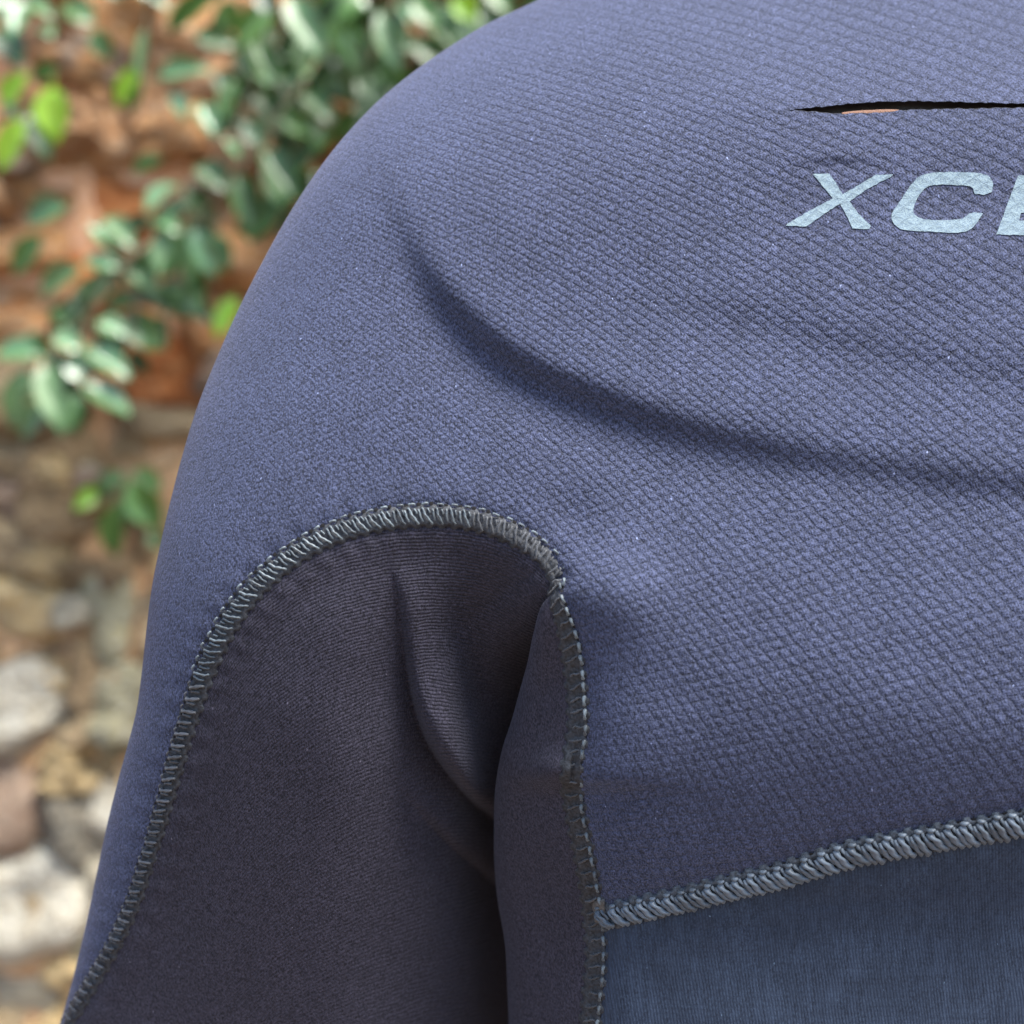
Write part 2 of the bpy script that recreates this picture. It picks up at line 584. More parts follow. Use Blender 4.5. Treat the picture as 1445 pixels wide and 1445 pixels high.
# ------------------------------------------------------------------ the wetsuit
suit = bpy.data.objects.new('wetsuit', None)
col.objects.link(suit)
suit['label'] = 'dark blue grey neoprene wetsuit top with stitched seams and pale chest lettering'
suit['category'] = 'wetsuit'

SLIT_T = np.array([(1119, 155), (1150, 151), (1180, 148.5), (1205, 145.5), (1250, 143), (1300, 142.5), (1350, 143.5), (1400, 145), (1445, 146), (1540, 146), (3000, 146)])
SLIT_B = np.array([(1119, 155), (1150, 158.5), (1180, 160.5), (1230, 159.5), (1262, 157), (1290, 155), (1340, 154), (1400, 153), (1445, 152), (1540, 151.5), (3000, 151)])

rows = np.concatenate([np.arange(-350, -30, 10.0), np.arange(-30, 1500, 3.0), np.arange(1500, 2110, 20.0)])
KR = int(np.argmin(np.abs(rows - 150)))         # last row above the slit
near = 56 * (np.arange(26) / 26.0) ** 2
NC = 440
nr, nc = len(rows), 26 + NC
X = np.zeros((nr, nc))
Y = np.repeat(rows[:, None], nc, 1)
xs = xs_at(rows)
X[:, :26] = xs[:, None] + near[None, :]
lin = np.linspace(0, 1, NC)
xe = np.full(nr, XM)                    # where each row meets the middle plane of the suit
for _ in range(3):
    xe = 722.5 + (XM - 722.5) * D0 / (D0 + D_main(np.minimum(xe, XM), rows) * S)
X[:, 26:] = (xs[:, None] + 56) + (xe[:, None] - xs[:, None] - 56) * lin[None, :]
# bend the rows next to the slit onto its two lips
top = np.interp(X, SLIT_T[:, 0], SLIT_T[:, 1])
bot = np.interp(X, SLIT_B[:, 0], SLIT_B[:, 1])
top = top + 0.6 * np.sin(X / 5.1) * np.sin(X / 13.0) + 0.4 * np.sin(X / 2.3)
bot = bot + 0.7 * np.sin(X / 6.3 + 1) * np.sin(X / 17.0) + 0.4 * np.sin(X / 2.7)
on = sstep(1040, 1119, X)
for r in range(nr):
    if abs(rows[r] - 150) < 60:
        if r <= KR:
            f = max(0, 1 - (rows[KR] - rows[r]) / 45.0)
            Y[r] += f * (top[r] - rows[KR]) * on[r]
        else:
            f = max(0, 1 - (rows[r] - rows[KR + 1]) / 45.0)
            Y[r] += f * (bot[r] - rows[KR + 1]) * on[r]
print('grid', nr, nc)
Dm = D_main(X, Y)
lipU = np.zeros_like(Dm)
V = PA(X, Y, Dm)
V[:, -1, 0] = X0
UVk = knit_uv(X, Y)
KA = knit_amount(X, Y)
cx = 0.25 * (X[:-1, :-1] + X[1:, :-1] + X[:-1, 1:] + X[1:, 1:])
cy = 0.25 * (Y[:-1, :-1] + Y[1:, :-1] + Y[:-1, 1:] + Y[1:, 1:])
ins = inside(POLY_INNER, cx, cy)
blue = inside(POLY_BLUE, cx, cy) & ~ins
keep = ~ins & ~blue
slitmask = np.zeros_like(keep)
slitmask[KR, :] = cx[KR, :] > 1119
keep &= ~slitmask
I = np.arange(nr * nc).reshape(nr, nc)


def sub_mesh(name, mask, mat, V, I, UV, KA):
    f = np.stack([I[:-1, :-1][mask], I[1:, :-1][mask], I[1:, 1:][mask], I[:-1, 1:][mask]], 1)
    used = np.unique(f)
    remap = np.full(I.size, -1)
    remap[used] = np.arange(len(used))
    me = mesh(name, V.reshape(-1, 3)[used].tolist(), remap[f].tolist())
    set_uv(me, 'knit', UV.reshape(-1, 2)[used])
    set_attr(me, 'knit_amount', KA.ravel()[used])
    return link(name, me, mat, suit)


halves = []
shoulder = sub_mesh('shoulder_panel', keep, MAT_KNIT, V, I, UVk, KA)
shoulder['label'] = 'shoulder and chest panel in diamond knit fabric'
lower = sub_mesh('lower_chest_panel', blue, MAT_TWILL, V, I, UVk, KA)
lower['label'] = 'blue lower chest panel with fine upright ribs'
halves += [shoulder, lower]

# rolled lips of the slit (cut edge of the neoprene turning inwards)
c0 = int(np.argmax(X[KR] > 1119))
lv, lf = [], []
for edge, sgn in ((KR, -1), (KR + 1, 1)):
    base = len(lv)
    ncol = nc - c0
    for j in range(c0, nc):
        for k, (dy, dd) in enumerate(((0, 0.0), (-0.5 * sgn, 2.0), (-0.2 * sgn, 6.0), (1.0 * sgn, 14.0), (3.0 * sgn, 24.0))):
            p = P(X[edge, j], Y[edge, j] + dy, Dm[edge, j] + dd)
            if j == nc - 1:
                p.x = X0
            lv.append(p)
    for j in range(ncol - 1):
        for k in range(4):
            a = base + j * 5 + k
            lf.append((a, a + 5, a + 6, a + 1))
halves.append(link('slit_edge', mesh('slit_edge', lv, lf), plain('cut black neoprene', (.012, .011, .013), .9), suit))
# rust coloured strip added for the orange glimpsed inside
lv, lf = [], []
xs_t = np.linspace(1188, 1268, 24)
for x in xs_t:
    b_ = float(np.interp(x, SLIT_B[:, 0], SLIT_B[:, 1]))
    d_ = float(D_main(np.array([x]), np.array([b_]))[0])
    hgt = 4.2 * math.sin(math.pi * (x - 1183) / 92) ** 0.6
    lv += [P(x, b_ + 1.5, d_ + 1.0), P(x, b_ - hgt * 0.4, d_ + .6), P(x, b_ - hgt, d_ + 3)]
for j in range(len(xs_t) - 1):
    a = 3 * j
    lf += [(a, a + 3, a + 4, a + 1), (a + 1, a + 4, a + 5, a + 2)]
link('inner_strip', mesh('inner_strip', lv, lf), MAT_ORANGE, suit)['label'] = 'rust orange strip showing at the slit'

# dark lining a few millimetres inside the slit
lv, lf = [], []
xs_l = np.linspace(1095, 1530, 60)
for x in xs_l:
    d_ = float(D_main(np.array([x]), np.array([150.0]))[0])
    for q, (yy, dd) in enumerate(((120, 26), (138, 24), (149, 30 + 3 * math.sin(x / 19)), (162, 22), (182, 26))):
        lv.append(P(x, yy, d_ + dd))
for j in range(len(xs_l) - 1):
    for q in range(4):
        a = j * 5 + q
        lf.append((a, a + 5, a + 6, a + 1))
halves.append(link('inner_lining', mesh('inner_lining', lv, lf), plain('charcoal lining', (.03, .027, .026), .9, .0003, 900), suit))

# back of the suit
rb = np.concatenate([rows[:-1:6], rows[-1:]])
nb = 60
tb = np.linspace(0, 1, nb) ** 2
xsb = xs_at(rb)
Xb = xsb[:, None] + (XM - xsb[:, None]) * tb[None, :]
Yb = np.repeat(rb[:, None], nb, 1)
Dsil = D_main(xsb[:, None], rb[:, None])
Db = Dsil + (160 - base_round(Xb, Yb)) * 1.7
Vb = PA(Xb, Yb, Db)
Vb[..., 0] = np.minimum(Vb[..., 0], X0)
Vb[:, -1, 0] = X0
Ib = np.arange(Xb.size).reshape(Xb.shape)
fb = np.stack([Ib[:-1, :-1], Ib[:-1, 1:], Ib[1:, 1:], Ib[1:, :-1]], -1).reshape(-1, 4)
meb = mesh('back_panel', Vb.reshape(-1, 3).tolist(), fb.tolist())
halves.append(link('back_panel', meb, MAT_FLEECE, suit))

# ribbed panel under the arm
xu = np.arange(-80, 846, 3.0)
yu = np.concatenate([np.arange(700, 1500, 3.0), np.arange(1500, 2110, 20.0)])
Xu, Yu = np.meshgrid(xu, yu)
xsu = xs_at(yu)[:, None]
# squeeze columns so the outermost follow the outline below the frame
Xu = np.maximum(Xu, xsu + 0.2 + 0 * Xu)
Du = D_under(Xu, Yu)
Iu = np.arange(Xu.size).reshape(Xu.shape)
cxu = 0.25 * (Xu[:-1, :-1] + Xu[1:, :-1] + Xu[:-1, 1:] + Xu[1:, 1:])
cyu = 0.25 * (Yu[:-1, :-1] + Yu[1:, :-1] + Yu[:-1, 1:] + Yu[1:, 1:])
mk = inside(POLY_INNER, cxu, cyu) & (cxu < fold_at(cyu) + 42) & ((Xu[:-1, 1:] - Xu[:-1, :-1]) > 0.5)
yarch = np.interp(np.clip(Xu, 90, 784), ARCH[:, 0], ARCH[:, 1])
e_u, _, _ = cdist(ARCH[::2], Xu, Yu)
wr = np.exp(-(np.abs(e_u) / 330.0) ** 1.5)
ribv = (Yu + 0.24 * Xu * (1 - wr) + (727 - yarch) * wr * 0.85) / 6.2
KAu = 0.22 + 0.7 * np.exp(-np.abs(e_u) / 220.0) * sstep(150, 420, Xu)
KAu = np.clip(KAu + 0.5 * np.exp(-((Xu - 640) / 80) ** 2), 0, 1.1)
UVu = np.stack([Xu / 10, ribv], -1)
halves.append(sub_mesh('underarm_panel', mk, MAT_RIB, PA(Xu, Yu, Du), Iu, UVu, KAu))
halves[-1]['label'] = 'dark finely ribbed panel folded into the armpit'

# smooth side panel between the fold and the armhole seam, rolling back at the fold
ys = np.concatenate([np.arange(838, 1500, 3.0), np.arange(1500, 2110, 20.0)])
armx = np.interp(ys, ARM[1:, 1], ARM[1:, 0])
fx = fold_at(ys) + 2.0 * np.sin(ys / 23.0) * 0.6
ns = 46
vv, kk = [], []
for i, y in enumerate(ys):
    wdt = max(armx[i] - fx[i], 1.0)
    rr = min(30.0, wdt * 0.55)
    row = []
    for j in range(ns):
        if j < 8:       # the part that turns back behind the edge
            th = (8 - j) / 8.0
            x = fx[i] + rr * 0.9 * th * th
            ex = rr * 1.0 * (1 + 1.6 * th)
        else:
            q = ((j - 8) / (ns - 9.0))
            x = fx[i] + wdt * q ** 1.6
            dd = x - fx[i]
            ex = rr * (1 - math.sqrt(max(0, 1 - max(0, 1 - dd / rr) ** 2)))
        row.append((x, y, ex))
    vv.append(row)
vv = np.array(vv)
Ds = D_side(vv[..., 0], vv[..., 1]) + vv[..., 2]
Is = np.arange(vv.shape[0] * ns).reshape(vv.shape[0], ns)
msk = np.ones((vv.shape[0] - 1, ns - 1), bool)
halves.append(sub_mesh('side_panel', msk, MAT_FLEECE, PA(vv[..., 0], vv[..., 1], Ds), Is, np.stack([vv[..., 0] / 10, vv[..., 1] / 10], -1), np.ones(vv.shape[:2])))
halves[-1]['label'] = 'smooth dark side panel beside the armpit fold'


# ------------------------------------------------------------------ seams
def strand(pts, r, twist=2.2, seg=8, per=4, taper=True):
    """two-ply thread along points (pixels: x along the seam, y across, z out)"""
    p = [Vector(q) for q in pts]
    c = []
    for i in range(len(p) - 1):
        a = p[max(i - 1, 0)]; b = p[i]; d = p[i + 1]; e = p[min(i + 2, len(p) - 1)]
        for k in range(per):
            t = k / per
            c.append(0.5 * ((2 * b) + (-a + d) * t + (2 * a - 5 * b + 4 * d - e) * t * t + (-a + 3 * b - 3 * d + e) * t ** 3))
    c.append(p[-1])
    vs_, fs_ = [], []
    L = 0
    for i, q in enumerate(c):
        tg = (c[min(i + 1, len(c) - 1)] - c[max(i - 1, 0)]).normalized()
        u = tg.cross(Vector((0, 0, 1)))
        if u.length < 1e-3:
            u = Vector((1, 0, 0))
        u.normalize()
        w = u.cross(tg)
        if i:
            L += (q - c[i - 1]).length
        rad = r
        if taper and (i == 0 or i == len(c) - 1):
            rad = r * 0.45
        for k in range(seg):
            th = 2 * math.pi * k / seg
            rr = rad * (1 + 0.26 * math.cos(2 * (th - L / r * 0.55 * twist / 2.2)))
            vs_.append(q + (u * math.cos(th) + w * math.sin(th)) * rr)
    for i in range(len(c) - 1):
        for k in range(seg):
            a = i * seg + k
            b = i * seg + (k + 1) % seg
            fs_.append((a, b, b + seg, a + seg))
    fs_.append(tuple(range(seg))[::-1])
    fs_.append(tuple((len(c) - 1) * seg + k for k in range(seg)))
    return vs_, fs_


def join(parts):
    v, f = [], []
    for a, b in parts:
        o = len(v)
        v += a
        f += [tuple(i + o for i in q) for q in b]
    return v, f


def stitch_mesh(name, kind, mat, var=0):
    rr = random.Random(var * 13 + 5)
    j = lambda s: rr.uniform(-s, s)
    if kind in ('arch', 'archdim'):
        v, f = join([
            strand([(-4.5 + j(1), 18 + j(.7), 0.5), (0, 19.0, 2.8), (5 + j(1), 18 + j(.7), 0.2)], 1.9),
            strand([(-6, 13.5 + j(1), 0), (-4, 11, 3.2), (-1 + j(1), 3, 4.2), (4 + j(1), -5, 3.2), (8 + j(1), -12 + j(1.5), 0)], 1.75),
            strand([(-11, 11 + j(1), 0), (-10 + j(.6), 6, 2.8), (-8 + j(.6), -2 + j(1), 2.6), (-5, -8, 0.8)], 1.5),
            strand([(3, 12, 0), (5 + j(.6), 7, 2.2), (6 + j(.6), 3 + j(1), 0.8)], 1.2),
        ])
    elif kind == 'dark':
        v, f = join([
            strand([(-6, 12 + j(1), 0), (-4, 10, 3.4), (0 + j(1), 2, 4.6), (5 + j(1), -6, 3.4), (7, -12 + j(1.5), 0)], 3.0),
            strand([(-10, 9 + j(1), 0), (-8, 2, 3.0), (-5, -8, 0.8)], 2.2),
            strand([(-3 + j(1), 15, 0.4), (1, 16.2, 2.4), (5, 15, 0.2)], 1.8),
        ])
    elif kind == 'chest':
        v, f = join([
            strand([(-7, 19 + j(1), 1.2), (-3, 20.5, 4.0), (2, 19.5 + j(1), 1.8)], 2.7),
            strand([(-6, 16, 1), (-4.5, 12, 5.5), (0 + j(1), 3, 7.4), (7 + j(1), -8, 6.4), (12 + j(1), -17 + j(1), 0.6)], 3.9, 2.6, 10, 5),
            strand([(-11, 13 + j(1), 1), (-10.5, 8, 5.0), (-8 + j(.8), 1, 6.0), (-2, -9, 5.4), (3, -17, 0.6)], 3.3, 2.6, 10, 4),
            strand([(2, 16, 0), (4.5, 11, 3.0), (7.5, 5 + j(1), 3.6), (11, -2, 2.4)], 2.4),
        ])
    else:      # row of short stitches standing on the right edge of the armhole seam
        v, f = join([
            strand([(-7.5 + j(1), 16.5, 0.4), (-1, 17.8 + j(.8), 3.4), (6.5 + j(1), 16.4, 0.4)], 2.3),
            strand([(-5 + j(2), 13 + j(1), 0), (-3 + j(2), 8, 2.2), (2 + j(3), 1, 1.8), (5 + j(3), -7 + j(4), -0.4)], 1.5),
        ])
    hole = len(f)
    hy = {'arch': 18, 'archdim': 18, 'dark': 15.5, 'chest': 20.5, 'arm': 17}[kind]
    b = len(v)
    v.append(Vector((9.5, hy, -1.2)))  # raised black disc in place of a real shaded pit
    for k in range(8):
        th = math.pi * k / 4
        v.append(Vector((9.5 + (3.6 + j(.6)) * math.cos(th), hy + (2.9 + j(.6)) * math.sin(th), -1.9)))
    for k in range(8):
        f.append((b, b + 1 + k, b + 1 + (k + 1) % 8))
    me = mesh(name, [q for q in v], f)
    me.materials.append(mat)
    me.materials.append(MAT_THREAD_D)
    me.materials.append(MAT_HOLE)
    me.polygons.foreach_set('material_index', [2 if i >= hole else 0 for i in range(len(me.polygons))])
    if kind in ('arm', 'archdim'):  # all but the first strand take the shade-darkened thread
        n1 = 8 * 8 + 2
        me.polygons.foreach_set('material_index', [0 if i < n1 else (2 if i >= hole else 1) for i in range(len(me.polygons))])
    return me


def frame(px, py, tx, ty, lift):
    """place a stitch: x along the seam, y across it (to the left of travel on the picture), z out of the cloth"""
    e = 3.0
    nx, ny = ty, -tx                        # left of travel seen with y down = up-side
    q = np.array([[px, py], [px + tx * e, py + ty * e], [px - tx * e, py - ty * e], [px + nx * 9, py + ny * 9], [px - nx * 9, py - ny * 9]])
    d = D_all(q[:, 0], q[:, 1])
    p = PA(q[:, 0], q[:, 1], d)
    x = Vector(p[1] - p[2]).normalized()
    y = Vector(p[3] - p[4])
    y = (y - x * y.dot(x)).normalized()
    z = x.cross(y)
    if z.y > 0:
        z = -z
        flip = True
    else:
        flip = False
    return Vector(p[0]) + z * lift * S, x, y, z, flip


def seam(name, path, hw, pitch, lift, band_mat_, kinds, i0, i1, label, hwf=None, jit=0.0, scl=1.0, start=0.0, stop=None, sf=None):
    pts, s = resample(path, 2.2)
    tang = np.gradient(pts, axis=0)
    tang /= np.linalg.norm(tang, axis=1)[:, None]
    n = np.stack([tang[:, 1], -tang[:, 0]], 1)
    T = np.linspace(-1, 1, 19)
    hws = np.array([hwf(p) if hwf else hw for p in pts])
    hws = np.minimum(hws, np.maximum(2.0, 0.8 * (pts[:, 0] - xs_at(pts[:, 1]))))
    Xq = pts[:, None, 0] + n[:, None, 0] * T[None] * hws[:, None]
    Yq = pts[:, None, 1] + n[:, None, 1] * T[None] * hws[:, None]
    Dq = D_all(Xq, Yq)
    # even out the step between neighbouring panels
    prof = lift * (1 - np.abs(T) ** 3) * 1.0 - 2.6 * np.abs(T) ** 8
    ph = 2 * math.pi * s / pitch
    pit = 0.5 + 0.5 * np.cos(ph)
    pits = 9.0 * (np.exp(-((T - 0.80) / 0.13) ** 2)[None] * pit[:, None] ** 2 + np.exp(-((T + 0.80) / 0.13) ** 2)[None] * (0.5 + 0.5 * np.cos(ph + 2))[:, None] ** 2)
    ridg = 1.2 * np.cos(ph[:, None] + T[None] * 2.2) * np.exp(-(T / 0.6) ** 2)[None]
    Dq = Dq - prof[None] * (hws[:, None] / hw) + pits + ridg
    Vq = PA(Xq, Yq, Dq).reshape(-1, 3)
    Iq = np.arange(Xq.size).reshape(Xq.shape)
    fq = np.stack([Iq[:-1, :-1], Iq[1:, :-1], Iq[1:, 1:], Iq[:-1, 1:]], -1).reshape(-1, 4)
    bo = link(name, mesh(name, Vq.tolist(), fq.tolist()), band_mat_, suit)
    bo['label'] = label
    k = 0
    pos = start
    end = stop if stop is not None else s[-1]
    while pos < end:
        px, py = np.interp(pos, s, pts[:, 0]), np.interp(pos, s, pts[:, 1])
        tx, ty = np.interp(pos, s, tang[:, 0]), np.interp(pos, s, tang[:, 1])
        if py < 1475 and px < 1500:
            loc, x, y, z, flip = frame(px, py, tx, ty, lift - 1.0)
            me = kinds(px, py, k)
            o = link('stitch', me, None, bo)
            sc = S * scl * (sf(px, py) if sf else 1.0)
            sx, sy, sz = sc * random.uniform(.93, 1.07), sc * random.uniform(.95, 1.05), sc
            a = random.uniform(-jit, jit)
            xr = x * math.cos(a) + y * math.sin(a)
            yr = y * math.cos(a) - x * math.sin(a)
            M = Matrix((xr * sx, yr * sy, z * sz)).transposed().to_4x4()
            M.translation = loc
            o.matrix_world = M
            k += 1
        pos += pitch * random.uniform(.94, 1.06) * (sf(px, py) if sf else 1.0)
    return bo


arch_m = [stitch_mesh('arch_stitch', 'arch', MAT_THREAD, v) for v in range(4)]
dark_m = [stitch_mesh('sleeve_stitch', 'dark', MAT_THREAD_D, v) for v in range(4)]
chest_m = [stitch_mesh('chest_stitch', 'chest', MAT_THREAD_B, v) for v in range(4)]
archdim_m = [stitch_mesh('arch_stitch', 'archdim', MAT_THREAD, v) for v in range(4)]
armh_m = [stitch_mesh('armhole_stitch', 'arm', MAT_THREAD, v) for v in range(4)]

seams = []
seams.append(seam('shoulder_seam', ARCH, 20, 18.5, 7, MAT_BAND,
                  lambda x, y, k: (archdim_m if x > 672 else arch_m if y < 960 else dark_m)[k % 4], 0, 1,  # darkened copies paint shade onto the armpit end and lower sleeve
                  'curved seam over the armpit with pale overlock stitches',
                  hwf=lambda p: 18.5 - 5 * min(1, max(0, (p[1] - 950) / 250)) - 5 * max(0, min(1, (p[0] - 730) / 50)), jit=.12, start=40, scl=.9,
                  sf=lambda x, y: 1.0 - 0.22 * min(1, max(0, (y - 950) / 250))))
seams.append(seam('armhole_seam', ARM, 19, 19.0, 6, MAT_BAND,
                  lambda x, y, k: armh_m[k % 4], 0, 1, 'armhole seam seen edge-on with a row of small pale stitches',
                  hwf=lambda p: 10 + 9 * min(1, max(0, (p[1] - 830) / 90)), jit=.1, start=6,
                  sf=lambda x, y: 0.75 + 0.25 * min(1, max(0, (y - 830) / 90))))
seams.append(seam('chest_seam', CHS, 22, 21.0, 8, MAT_BAND_B,
                  lambda x, y, k: chest_m[k % 4], 0, 1, 'chest seam with thick twisted blue grey stitches', jit=.1, start=12,
                  sf=lambda x, y: 0.86 + 0.2 * min(1, max(0, (x - 850) / 350))))
halves += seams

# melted tab where the chest seam meets the armhole seam
tv, tf = [], []
gx, gy = 9, 13
for j in range(gy):
    for i in range(gx):
        u, v = i / (gx - 1) * 2 - 1, j / (gy - 1) * 2 - 1
        wx = 11 * (1 - 0.25 * abs(v) ** 3)
        x = 846 + u * wx + 1.5 * math.sin(3 * v)
        y = 1287 + v * 20
        d = float(D_all(np.array([x]), np.array([y]))[0])
        e = max(abs(u), abs(v))
        tv.append(P(x, y, d - 12 * (1 - e ** 5) + (3 if e > .98 else 0) + .8 * math.sin(5 * u + 3 * v)))
for j in range(gy - 1):
    for i in range(gx - 1):
        a = j * gx + i
        tf.append((a, a + gx, a + gx + 1, a + 1))
tab = link('seam_tab', mesh('seam_tab', tv, tf), MAT_TAB, suit)
tab['label'] = 'small grey melted tab at the seam junction'
halves.append(tab)

# the other half of the suit, beyond the right edge of the view
for o in halves:
    c = o.copy()
    col.objects.link(c)
    c.parent = suit
    c.scale = (-1, 1, 1)
    c.location = (2 * X0, 0, 0)


# ------------------------------------------------------------------ chest lettering
def letter(name, outline, holes=()):
    """printed letter lying on the cloth"""
    def dens(pl):
        out = []
        for i in range(len(pl)):
            a, b = np.array(pl[i], float), np.array(pl[(i + 1) % len(pl)], float)
            n = max(1, int(np.linalg.norm(b - a) / 3))
            for k in range(n):
                out.append(a + (b - a) * k / n)
        return np.array(out)
    loop = dens(outline)
    # slightly ragged print edge
    loop = loop + rng.normal(0, 0.28, loop.shape)
    vs2 = [Vector(p) for p in loop]
    ed = [(i, (i + 1) % len(loop)) for i in range(len(loop))]
    x0, y0 = loop.min(0)
    x1, y1 = loop.max(0)
    gxx, gyy = np.meshgrid(np.arange(x0, x1, 3.2), np.arange(y0, y1, 3.2))
    inn = inside(loop, gxx, gyy)
    dd, _, _ = cdist(np.vstack([loop, loop[:1]]), gxx, gyy)
    inn &= np.abs(dd) > 1.3
    vs2 += [Vector((a, b)) for a, b in zip(gxx[inn], gyy[inn])]
    r = delaunay_2d_cdt(vs2, ed, [], 1, 1e-4)
    q = np.array([list(p) for p in r[0]])
    fc = [f for f in r[2]]
    Dl = D_main(q[:, 0], q[:, 1]) - 1.3
    me = mesh(name, PA(q[:, 0], q[:, 1], Dl).tolist(), fc)
    set_uv(me, 'knit', knit_uv(q[:, 0], q[:, 1]))
    o = link(name, me, MAT_PRINT, suit)
    return o


def arc_pts(pts, step=5):
    return [tuple(p) for p in spline(pts, step)]


cz = lambda L: [(1045 + a / 3.6125, 80 + b / 3.6125) for a, b in L]
letter('letter_x', cz([(368, 598), (452, 596), (486, 640), (520, 702), (600, 655), (690, 602), (778, 600), (765, 612), (650, 672), (556, 738),
                       (600, 800), (665, 862), (655, 880), (570, 876), (548, 825), (508, 748), (430, 800), (335, 866), (230, 862), (240, 850),
                       (360, 780), (470, 722), (420, 660)]))
letter('letter_c', arc_pts(cz([(1282, 690), (1287, 650), (1268, 612), (1215, 594), (1110, 588), (1000, 590), (930, 602), (880, 640), (820, 725), (772, 800),
                               (774, 838), (800, 868), (840, 884), (960, 892), (1110, 898), (1175, 878), (1210, 840), (1235, 800)])) +
       cz([(1200, 793)]) + arc_pts(cz([(1165, 800), (1135, 822), (1080, 832), (960, 832), (905, 818), (882, 795), (886, 755), (918, 695), (955, 664), (1010, 652),
                                        (1110, 655), (1170, 660), (1188, 676)])) + cz([(1194, 700), (1240, 703)]))
letter('letter_e', [(1437, 247), (1562, 250), (1556, 268), (1466, 266), (1461, 281), (1540, 283), (1534, 300), (1441, 300), (1438, 311), (1535, 315),
                    (1529, 334), (1406, 331), (1420, 292)])
letter('letter_l', [(1590, 251), (1617, 252), (1600, 315), (1672, 316), (1666, 336), (1564, 335)])


# ------------------------------------------------------------------ wall of rough stones behind
YB = 0.90 / S         # depth of the wall, in chest pixels


QB = (D0 + YB * S) / 1.1       # size of the wall relative to one standing 0.6 m behind


def B(px, py, back=0.0):
    return P(px, py, YB + back * QB / S)


def stone_mat(name, a, b, c, rough=.85, s1=1.5, s2=4.5, bd=0.12, upper=None):
    m = NT(name)
    ob = m.coord('Object')
    oi = m.n('ShaderNodeObjectInfo')
    off = m.n('ShaderNodeVectorMath', {0: ob, 1: oi.outputs['Location']}, operation='ADD').outputs[0]
    g = m.noise(off, s1, 4, 0.65)
    g2 = m.noise(off, s2, 4, 0.65)
    k = m.mix(m.rng(g, 0.35, 0.62), (*a, 1), (*b, 1))
    k = m.mix(m.rng(g2, 0.5, 0.68), k, (*c, 1))
    v = m.rng(oi.outputs['Random'], 0, 1, 0.78, 1.2)
    k = m.n('ShaderNodeMix', data_type='RGBA', blend_type='MULTIPLY')
    m.put(k.inputs[0], 1.0)
    mixc = m.mix(m.rng(g, 0.35, 0.62), (*a, 1), (*b, 1))
    mixc = m.mix(m.rng(g2, 0.5, 0.68), mixc, (*c, 1))
    if upper:
        zz = m.n('ShaderNodeSeparateXYZ', {0: ob}).outputs[2]
        zz = m.m('ADD', zz, m.m('MULTIPLY', g, 0.1))
        mixc = m.mix(m.rng(zz, H + .13, H + .17), mixc, m.mix(m.rng(g2, 0.35, 0.65), (*upper, 1), (.80, .52, .34, 1)))
    m.put(k.inputs[6], mixc)
    cc = m.n('ShaderNodeCombineColor', {0: v, 1: v, 2: v}).outputs[0]
    m.put(k.inputs[7], cc)
    m.put(m.b.inputs['Base Color'], k.outputs[2])
    m.put(m.b.inputs['Roughness'], rough)
    m.put(m.b.inputs['Normal'], m.bump(g2, bd, 0.8))
    return m.mat


SM = {
    'red': stone_mat('red sandstone', (.70, .27, .075), (.86, .46, .18), (.90, .66, .42)),
    'rust': stone_mat('deep rust stone', (.56, .15, .03), (.74, .28, .08), (.68, .32, .13)),
    'pink': stone_mat('pinkish tan stone', (.66, .29, .11), (.84, .47, .22), (.88, .66, .44)),
    'tan': stone_mat('tan stone', (.46, .32, .16), (.64, .47, .26), (.72, .56, .34)),
    'brown': stone_mat('brown stone', (.27, .18, .085), (.42, .28, .14), (.48, .34, .18)),
    'yellow': stone_mat('yellow ochre stone', (.60, .39, .15), (.78, .57, .27), (.80, .66, .42)),
    'white': stone_mat('cream white stone', (.68, .61, .45), (.82, .77, .62), (.78, .66, .45)),
    'pale': stone_mat('pale grey stone', (.46, .40, .28), (.64, .58, .43), (.55, .45, .29)),
    'grey': stone_mat('grey slate stone', (.20, .18, .14), (.30, .27, .20), (.36, .29, .19)),
    'rose': stone_mat('rose brown stone', (.36, .23, .15), (.48, .33, .22), (.50, .38, .27)),
    'olive': stone_mat('olive cream stone', (.35, .31, .17), (.52, .47, .28), (.42, .42, .36)),
}


def stone_mesh(seed, boxy=4.0, rough=0.20):
    import bmesh
    bm = bmesh.new()
    bmesh.ops.create_icosphere(bm, subdivisions=3, radius=1)
    off = Vector((seed * 7.3, seed * 3.1, seed * 1.7))
    for v in bm.verts:
        d = v.co.normalized()
        l = (abs(d.x) ** boxy + abs(d.y) ** boxy + abs(d.z) ** boxy) ** (1 / boxy)
        p = d / l
        n = noise.noise(p * 1.1 + off) * rough * 1.6 + noise.noise(p * 2.7 + off) * rough * .7
        c = noise.cell(p * 1.4 + off) * rough * .5
        v.co = p * (1 + n + c * .5)
    me = bpy.data.meshes.new('stone')
    bm.to_mesh(me)
    bm.free()
    me.polygons.foreach_set('use_smooth', [seed % 3 != 0] * len(me.polygons))
    return me


wall = bpy.data.objects.new('stone_wall', None)
col.objects.link(wall)
wall.location = (0, YB * S, 0)
wall['label'] = 'rough garden wall of red and cream rubble stones behind the wetsuit'
wall['category'] = 'wall'
WALL_INV = Matrix.Translation((0, -YB * S, 0))

bank = [stone_mesh(i) for i in range(9)]
stone_cache = {}


